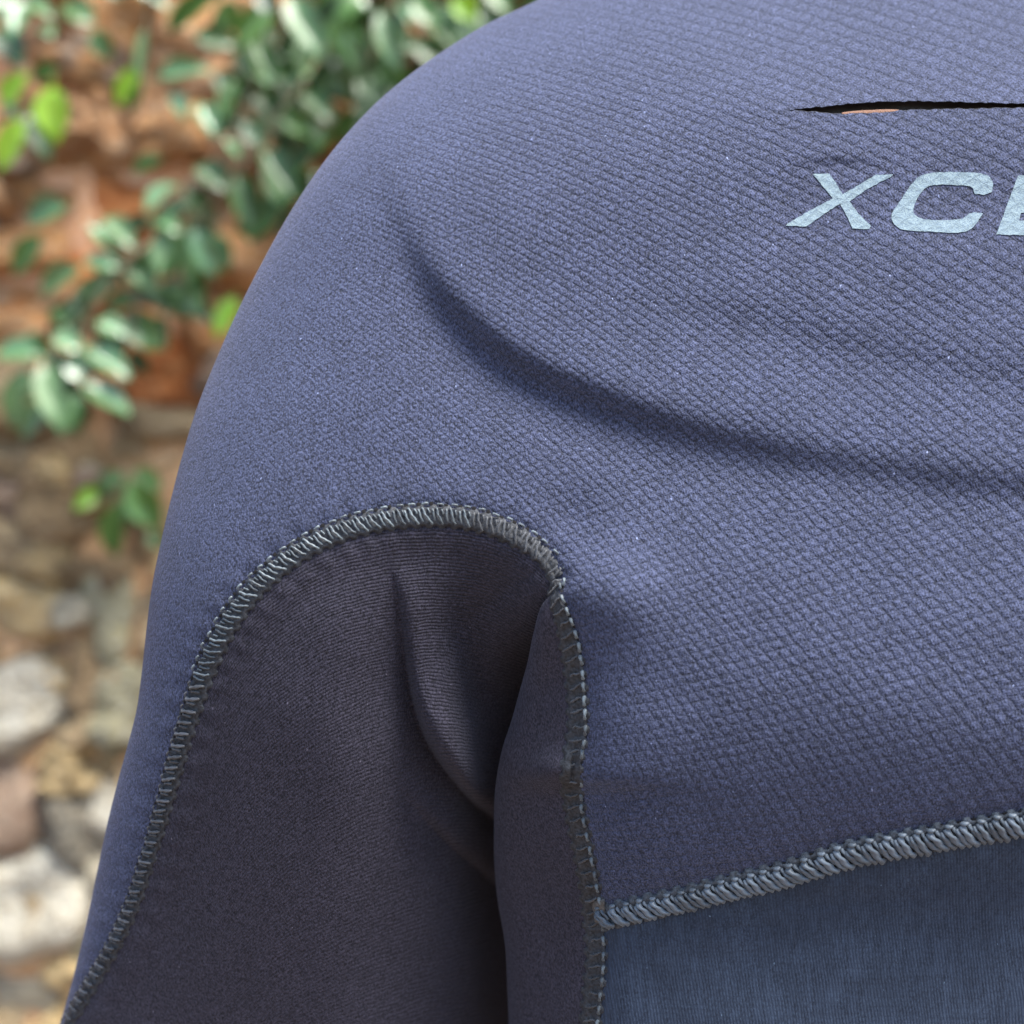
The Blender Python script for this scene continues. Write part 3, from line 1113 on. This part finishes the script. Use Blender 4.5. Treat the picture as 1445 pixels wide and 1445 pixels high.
def stone(px, py, w, h, mat, rot=0.0, depth=0.05, back=0.0, proud=0.0):
    depth, back, proud = depth * QB, back * QB, proud * QB
    key = (random.randrange(9), mat)
    if key not in stone_cache:
        me = bank[key[0]].copy()
        me.materials.append(SM[mat])
        stone_cache[key] = me
    o = link('stone', stone_cache[key], None, wall)
    k = (D0 + YB * S) / D0 * S
    p = B(px, py) - Vector((0, YB * S, 0))
    o.location = (p.x, depth * .35 - proud + back, p.z)
    o.scale = (w * k * .5, depth, h * k * .5)
    o.rotation_euler = (random.uniform(-.15, .15), math.radians(rot), random.uniform(-.25, .25))
    return o


explicit = [
    # px, py, w, h, material, rotation
    (60, 255, 175, 105, 'red', 3), (200, 205, 160, 100, 'pink', -6), (110, 140, 170, 90, 'pink', 8), (245, 150, 120, 110, 'pink', -20),
    (40, 355, 150, 85, 'red', -4), (190, 300, 110, 120, 'rust', 5), (30, 450, 170, 90, 'red', 4), (150, 420, 120, 110, 'rust', 0),
    (270, 530, 175, 115, 'rust', 2), (130, 530, 110, 80, 'red', 10), (330, 450, 140, 110, 'red', -5), (270, 420, 110, 70, 'pink', 12),
    (350, 320, 150, 120, 'red', 8), (190, 40, 120, 110, 'red', 5), (60, 40, 150, 110, 'pink', 4), (300, 60, 140, 110, 'pink', 0),
    (430, 90, 170, 110, 'red', -5), (560, 60, 150, 100, 'pink', 6), (660, 50, 130, 110, 'red', 4), (400, 200, 160, 110, 'pink', 0),
    (520, 170, 150, 110, 'red', 0), (30, 550, 130, 90, 'tan', 0),
    # lower rubble
    (245, 603, 150, 50, 'tan', 4), (20, 640, 90, 60, 'tan', -14), (20, 690, 130, 70, 'rose', -18), (120, 700, 150, 150, 'brown', -8),
    (215, 640, 120, 50, 'tan', 6), (40, 590, 110, 50, 'brown', 5), (35, 765, 120, 100, 'tan', 15), (240, 740, 130, 100, 'brown', 0),
    (65, 845, 150, 82, 'yellow', 3), (165, 860, 95, 135, 'olive', -8), (140, 805, 100, 60, 'brown', 6), (55, 915, 160, 55, 'brown', -6),
    (50, 990, 140, 100, 'white', -22), (150, 960, 90, 110, 'brown', 18), (190, 1000, 90, 110, 'olive', 0), (120, 1040, 60, 50, 'yellow', 20),
    (160, 1065, 70, 55, 'yellow', -10), (100, 1075, 55, 40, 'tan', 0), (140, 1010, 40, 34, 'yellow', 0), (35, 1125, 120, 150, 'rose', 10),
    (113, 1145, 90, 140, 'grey', -10), (170, 1140, 80, 90, 'white', 15), (55, 1255, 150, 140, 'white', -20), (125, 1240, 60, 90, 'tan', 0),
    (120, 1300, 70, 110, 'olive', 15), (50, 1370, 150, 120, 'pale', 8), (20, 1450, 160, 100, 'tan', 0), (130, 1420, 110, 120, 'yellow', 0),
    (200, 1240, 120, 110, 'pale', 0), (230, 1120, 130, 110, 'tan', 0), (265, 880, 130, 100, 'tan', 0),
]
for (px, py, w, h, m, r) in explicit:
    stone(px, py, w * 1.12, h * 1.14, m, r, random.uniform(.03, .042), -.004, random.uniform(0, .012))
for _ in range(46):
    x, y = random.uniform(-30, 700), random.uniform(-30, 560)
    if x > 420 and y > 230:
        continue
    sz = random.uniform(38, 85)
    stone(x, y, sz * random.uniform(1, 1.6), sz, random.choice(['pink', 'red', 'pink', 'rust', 'red', 'rose']), random.uniform(-25, 25), random.uniform(.02, .035), -.012, random.uniform(.005, .03))
for _ in range(26):
    x, y = random.uniform(-30, 290), random.uniform(590, 1460)
    sz = random.uniform(28, 60)
    stone(x, y, sz * random.uniform(1, 1.6), sz, random.choice(['tan', 'yellow', 'tan', 'pale', 'rose', 'yellow']), random.uniform(-30, 30), random.uniform(.015, .028), -.014, random.uniform(.0, .014))
gy_ = -520
rowi = 0
taken = np.array([(e[0], e[1]) for e in explicit])
while gy_ < 2900:
    x = -620 + (rowi % 2) * 70
    while x < 2500:
        w = random.uniform(130, 210)
        cxp, cyp = x + w / 2, gy_ + random.uniform(-14, 14)
        if np.min(np.hypot(taken[:, 0] - cxp, taken[:, 1] - cyp)) > 105 and not (-60 < cxp < 320 and -40 < cyp < 1500):
            if cyp < 560:
                mt = random.choice(['red', 'rust', 'pink', 'red'])
            else:
                mt = random.choice(['tan', 'brown', 'yellow', 'white', 'pale', 'rose', 'grey', 'olive'])
            stone(cxp, cyp, w, random.uniform(105, 145), mt, random.uniform(-8, 8), random.uniform(.04, .06), 0, random.uniform(0, .015))
        x += w * 1.02
    gy_ += 122
    rowi += 1

# earth and mortar between the stones: one rough slab standing behind their faces
mv, mf = [], []
nx_, nz_ = 130, 110
for j in range(nz_ + 1):
    for i in range(nx_ + 1):
        x = -1.6 + 4.0 * i / nx_
        z = -0.02 + 2.6 * j / nz_
        y = -0.030 + 0.014 * noise.noise(Vector((x * 14, 0, z * 14))) + 0.008 * noise.noise(Vector((x * 40, 3, z * 40)))
        mv.append((x, y, z))
for j in range(nz_):
    for i in range(nx_):
        a = j * (nx_ + 1) + i
        mf.append((a, a + 1, a + nx_ + 2, a + nx_ + 1))
b0 = len(mv)
mv += [(-1.6, .4, -.02), (2.4, .4, -.02), (2.4, .4, 2.58), (-1.6, .4, 2.58)]
tl, tr = nz_ * (nx_ + 1), (nz_ + 1) * (nx_ + 1) - 1
mf += [(b0, b0 + 3, b0 + 2, b0 + 1), (b0 + 3, tl, tr, b0 + 2), (0, b0, b0 + 1, nx_), (b0, 0, tl, b0 + 3), (nx_, b0 + 1, b0 + 2, tr)]
link('mortar', mesh('mortar', mv, mf), stone_mat('earthy mortar', (.34, .19, .085), (.52, .31, .15), (.62, .41, .24), .9, 24, 70, .01, (.66, .29, .11)), wall)

# ------------------------------------------------------------------ shrubs growing over the wall


def leaf_mat(name, a, b, rough=.32, trans=0.0):
    m = NT(name)
    ob = m.coord('Object')
    oi = m.n('ShaderNodeObjectInfo').outputs['Random']
    g = m.noise(ob, 2.2, 2, .5)
    sp = m.n('ShaderNodeSeparateXYZ', {0: ob})
    rib = m.rng(m.m('ABSOLUTE', sp.outputs[0]), 0.0, 0.035)
    f = m.m('ADD', m.m('MULTIPLY', g, .5), m.m('MULTIPLY', oi, .5))
    c = m.mix(m.rng(f, .25, .75), (*a, 1), (*b, 1))
    c = m.mix(rib, (b[0] * 1.6, b[1] * 1.5, b[2] * 1.6, 1), c)
    m.put(m.b.inputs['Base Color'], c)
    m.put(m.b.inputs['Roughness'], rough)
    m.put(m.b.inputs['Specular IOR Level'], 0.6)
    m.put(m.b.inputs['Coat Weight'], 0.05)
    m.put(m.b.inputs['Coat Roughness'], 0.28)
    if trans:
        tr_ = m.n('ShaderNodeBsdfTranslucent')
        m.put(tr_.inputs[0], (b[0] * 1.3, b[1] * 1.3, b[2], 1))
        mx = m.n('ShaderNodeMixShader')
        mx.inputs[0].default_value = trans
        m.t.links.new(m.b.outputs[0], mx.inputs[1])
        m.t.links.new(tr_.outputs[0], mx.inputs[2])
        m.t.links.new(mx.outputs[0], m.t.nodes['Material Output'].inputs[0])
    return m.mat


LM = {
    'd': leaf_mat('dark glossy leaf', (.012, .040, .004), (.028, .078, .008), .45),
    'g': leaf_mat('mid green leaf', (.035, .095, .012), (.065, .15, .025), .42, .15),
    'p': leaf_mat('pale green leaf', (.065, .14, .045), (.115, .20, .075), .42, .12),
    's': leaf_mat('silvery sheened leaf', (.06, .135, .05), (.115, .21, .09), .30),
    'b': leaf_mat('bright young leaf', (.16, .36, .015), (.28, .50, .03), .42, .35),
}


def leaf_mesh(seed):
    rr = random.Random(seed)
    n = 8
    v, f = [], []
    bend = rr.uniform(.04, .20)
    fold = rr.uniform(.10, .22)
    for i in range(n + 1):
        t = i / n
        w = 0.5 * math.sin(math.pi * min(1, t ** .82)) ** .8 if 0 < t < 1 else 0.012
        y = t
        z = -bend * (t - .3) ** 2 * 2
        for s in (-1, -.5, 0, .5, 1):
            v.append((s * w, y, z + abs(s) * w * fold * 2 + .02 * math.sin(9 * t + 2 * s)))
    for i in range(n):
        for j in range(4):
            a = i * 5 + j
            f.append((a, a + 1, a + 6, a + 5))
    b = len(v)
    v += [(-.018, 0, 0), (.018, 0, 0), (.014, -.16, -.03), (-.014, -.16, -.03)]
    f.append((b, b + 3, b + 2, b + 1))
    return mesh('leaf', v, f)


leafs = {}
for kx in LM:
    for q in range(4):
        me = leaf_mesh(q * 3 + 1)
        me.materials.append(LM[kx])
        leafs[(kx, q)] = me


def make_shrub(name, label, stems, leaves, base):
    root = bpy.data.objects.new(name, None)
    col.objects.link(root)
    root.location = base
    root['label'] = label
    root['category'] = 'shrub'
    for pts, r in stems:
        pp = [B(x, y, bk) - Vector(base) for x, y, bk in pts]
        v, f = strand([(q.x / r, q.y / r, q.z / r) for q in pp], 1.0, 0, 7, 5, False)
        link('stem', mesh('stem', [q * r for q in v], f), MAT_STEM, root)
    for (x0, y0, x1, y1, wd, mt, up, bk) in leaves:
        a, b = B(x0, y0, bk), B(x1, y1, bk + random.uniform(-.015, .01))
        ax = b - a
        L = ax.length
        ax.normalize()
        want = Vector((random.uniform(-.25, .25), -1, up))
        nrm = (want - ax * want.dot(ax)).normalized()
        sx = ax.cross(nrm).normalized()
        k = (D0 + YB * S) / D0 * S
        wdt = wd * k if wd else L * random.uniform(.46, .6)
        M = Matrix((sx * wdt, ax * L, nrm * L)).transposed().to_4x4()
        M.translation = a - Vector(base)
        o = link('leaf', leafs[(mt, random.randrange(4))], None, root)
        o.matrix_local = M
    return root


MAT_STEM = plain('greenish brown bark', (.16, .13, .07), .8, .0005, 300)

F = -.10      # the sprays hang about ten centimetres in front of the stones
main_leaves = [
    (250, 262, 202, 300, 34, 's', 1.0, F), (125, 318, 174, 362, 26, 's', 1.0, F), (150, 306, 192, 350, 30, 'p', .3, F + .01),
    (272, 322, 306, 393, 34, 's', .75, F), (303, 330, 322, 383, 28, 'g', .1, F + .01), (247, 320, 220, 390, 32, 'p', .6, F),
    (213, 305, 252, 325, 26, 's', .6, F), (183, 386, 229, 414, 26, 'p', .7, F), (173, 422, 237, 437, 26, 'd', .9, F + .01),
    (236, 398, 287, 447, 28, 's', .5, F + .02), (168, 378, 116, 366, 28, 's', .6, F), (114, 376, 54, 416, 34, 'p', .25, F),
    (152, 388, 124, 430, 34, 'p', .1, F), (132, 430, 86, 470, 40, 'g', .3, F + .01), (54, 500, -10, 494, 40, 's', .65, F),
    (38, 520, 12, 608, 36, 'p', .2, F), (62, 512, 82, 606, 38, 'p', .1, F), (114, 556, 82, 614, 32, 'p', .4, F),
    (118, 543, 187, 582, 42, 's', 1.1, F - .01), (122, 488, 184, 532, 36, 's', .7, F), (138, 452, 180, 472, 30, 's', .6, F),
    (178, 442, 224, 494, 44, 'g', .15, F + .01), (92, 508, 130, 536, 32, 's', .5, F), (57, 332, 16, 388, 36, 'g', .2, F + .02),
    (94, 290, 34, 312, 42, 's', .35, F + .02), (334, 250, 358, 328, 34, 'd', .3, F), (260, 266, 307, 314, 32, 'd', .4, F + .01),
    (280, 232, 320, 268, 36, 'd', .5, F), (330, 420, 304, 474, 28, 'b', -.2, F + .03), (222, 446, 232, 492, 24, 'd', 0, F + .03),
    (186, 492, 208, 530, 26, 'd', .2, F + .03), (78, 470, 116, 494, 30, 's', .5, F), (104, 452, 70, 436, 30, 'g', .3, F + .01),
    (144, 410, 100, 412, 28, 'p', .5, F + .01), (158, 440, 150, 500, 30, 'g', .1, F + .02), (66, 540, 30, 560, 30, 'g', .3, F + .02),
    # upper part
    (222, 110, 298, 96, 32, 's', .35, F), (245, 128, 262, 168, 24, 's', .8, F), (282, 146, 304, 190, 28, 's', .5, F),
    (275, 48, 338, 62, 34, 'd', .2, F + .02), (316, 0, 336, 48, 34, 'g', 0, F), (408, -5, 456, 84, 42, 'p', .15, F), (474, 16, 496, 98, 36, 'g', .1, F),
    (300, 105, 352, 142, 36, 'd', .3, F + .02), (345, 172, 374, 208, 34, 'd', .5, F), (340, 222, 318, 198, 22, 's', .8, F),
    (395, 168, 446, 192, 30, 'g', .2, F + .01), (370, 212, 414, 278, 36, 'd', .4, F), (330, 112, 312, 168, 26, 'g', 0, F + .02),
    (228, 222, 184, 242, 24, 'g', .3, F + .02), (490, 40, 510, 108, 26, 's', .3, F), (536, 16, 566, 104, 32, 'p', .2, F),
    (585, -4, 618, 40, 34, 'g', .3, F), (640, -4, 674, 32, 30, 'b', -.1, F), (474, 88, 498, 148, 30, 'd', .3, F + .01),
    (430, 130, 470, 170, 32, 'd', .2, F + .02), (300, -6, 234, 46, 32, 'g', 0, F), (192, -8, 240, 14, 30, 's', 1.1, F),
    (402, 290, 372, 230, 30, 'g', .2, F + .02), (440, 215, 398, 240, 34, 'd', .2, F + .02), (360, 60, 388, 118, 32, 'g', .1, F + .02),
    (520, 110, 548, 160, 30, 'd', .2, F + .02), (390, 20, 360, -20, 30, 'd', .2, F), (452, 40, 480, -10, 30, 'd', .3, F + .01),
    (560, 8, 578, 30, 18, 's', 1.3, F), (566, 52, 580, 66, 14, 's', 1.4, F), (403, 62, 414, 74, 12, 's', 1.4, F), (366, 106, 378, 118, 12, 's', 1.4, F),  # tiny upturned leaves added to give points of bright glint
    (410, 108, 422, 122, 13, 's', 1.4, F), (425, 96, 436, 106, 12, 's', 1.4, F), (500, 0, 520, 12, 20, 's', 1.3, F),  # more of the small leaves added as glints, up to the first larger one
    (690, -20, 720, 20, 30, 'g', .2, F), (205, 40, 196, 118, 16, 'p', .2, F), (610, 30, 640, 66, 26, 'd', .3, F + .02),
]
for _ in range(38):
    t = random.random()
    x = 310 - 270 * t + random.uniform(-45, 45)
    y = 290 + 250 * t + random.uniform(-60, 60)
    a = random.uniform(0.2, 2.9)
    L = random.uniform(45, 68)
    main_leaves.append((x, y, x + L * math.cos(a), y + L * math.sin(a), None, random.choice('dggpd'), random.uniform(-.1, .5), F + random.uniform(.015, .04)))
for _ in range(172):
    x = random.uniform(330, 820)
    y = random.uniform(-90, 300) if x < 470 else random.uniform(-90, 190)
    if x - 330 < (y - 150) * .4:
        continue
    a = random.uniform(0.2, 2.8)
    L = random.uniform(58, 98)
    main_leaves.append((x, y, x + L * math.cos(a), y + L * math.sin(a), None, random.choice('dddddgdg'), random.uniform(-.2, .35), F + random.uniform(.03, .085)))
for _ in range(26):
    x, y = random.uniform(-120, 300), random.uniform(-150, -20)
    a = random.uniform(0.3, 2.8)
    L = random.uniform(45, 80)
    main_leaves.append((x, y, x + L * math.cos(a), y + L * math.sin(a), None, random.choice('dgps'), random.uniform(0, .7), F + random.uniform(0, .05)))
stems = [
    ([(760, -260, .02), (560, -60, -.03), (430, 110, F + .02), (330, 250, F + .01), (262, 322, F + .01), (175, 372, F), (120, 448, F), (70, 505, F), (40, 560, F)], .0019),
    ([(560, -220, 0), (470, -60, F + .02), (400, 40, F + .02), (340, 160, F + .02), (320, 240, F + .02)], .0022),
    ([(330, -200, 0), (230, -60, F), (208, 20, F), (202, 80, F), (190, 130, F)], .0016),
    ([(262, 322, F + .01), (285, 312, F), (310, 325, F)], .0012), ([(175, 372, F), (190, 430, F), (180, 480, F + .01)], .0013),
    ([(120, 448, F), (130, 500, F), (112, 555, F)], .0013), ([(760, -260, .02), (620, -80, F + .04), (560, 0, F + .02), (520, 90, F + .02)], .0018),
    ([(430, 110, F + .02), (420, 200, F + .03), (385, 260, F + .03)], .0014),
]
make_shrub('climbing_shrub', 'green shrub with drooping glossy leaves hanging over the red stones, the larger mass of leaves', stems, main_leaves, (0.1, 0.88, 2.0))

make_shrub('young_shrub', 'bright yellow green shoot with a few young leaves at the upper left edge',
           [([(-260, 330, 0), (-120, 240, F), (-20, 180, F), (34, 152, F), (76, 126, F)], .0022), ([(-260, 330, 0), (-140, 120, F), (-40, 40, F), (40, 10, F)], .002)],
           [(2, 146, 36, 102, 32, 'b', .1, F - .01), (75, 122, 79, 203, 46, 'b', -.35, F - .01), (32, 168, -4, 242, 36, 'b', -.1, F - .01),
            (42, 160, 70, 226, 34, 'd', .2, F + .01), (80, 92, 42, 110, 24, 'g', -.2, F + .02), (36, 4, 16, 52, 36, 's', 1.1, F - .01),
            (40, 4, 74, 22, 26, 'p', .6, F), (-4, 42, 30, 90, 44, 'd', .6, F), (132, 32, 84, 2, 38, 'p', .2, F + .02), (132, 44, 156, 84, 30, 'g', .1, F + .02),
            (196, 94, 162, 150, 26, 'b', -.2, F), (200, 116, 182, 160, 18, 'g', -.3, F + .01), (0, 150, 30, 168, 16, 's', .9, F), (58, 38, 74, 50, 26, 's', 1.2, F)],
           tuple(B(-260, 330)))
make_shrub('small_shrub', 'little sprig of a few green leaves rooted between the tan stones lower down',
           [([(330, 640, 0), (250, 650, -.03), (195, 672, -.05), (168, 700, -.05), (158, 730, -.05)], .0015)],
           [(164, 670, 138, 704, 28, 's', .5, -.06), (134, 690, 106, 718, 26, 'b', -.3, -.05), (184, 678, 226, 748, 46, 'g', .3, -.06),
            (168, 708, 160, 788, 38, 'g', .35, -.06), (190, 664, 228, 690, 30, 'g', .1, -.05), (176, 700, 190, 740, 26, 'd', .2, -.04),
            (214, 748, 224, 776, 22, 'd', .2, -.04), (176, 680, 140, 672, 24, 'g', .5, -.05)],
           tuple(B(330, 640)))

# ------------------------------------------------------------------ ground
gm = stone_mat('dry brown ground', (.10, .065, .045), (.15, .10, .07), (.20, .14, .095), .95, 6, 30, .01)
g = link('ground', mesh('ground', [(-120, -120, 0), (120, -120, 0), (120, 120, 0), (-120, 120, 0)], [(0, 1, 2, 3)]), gm)
g['kind'] = 'structure'
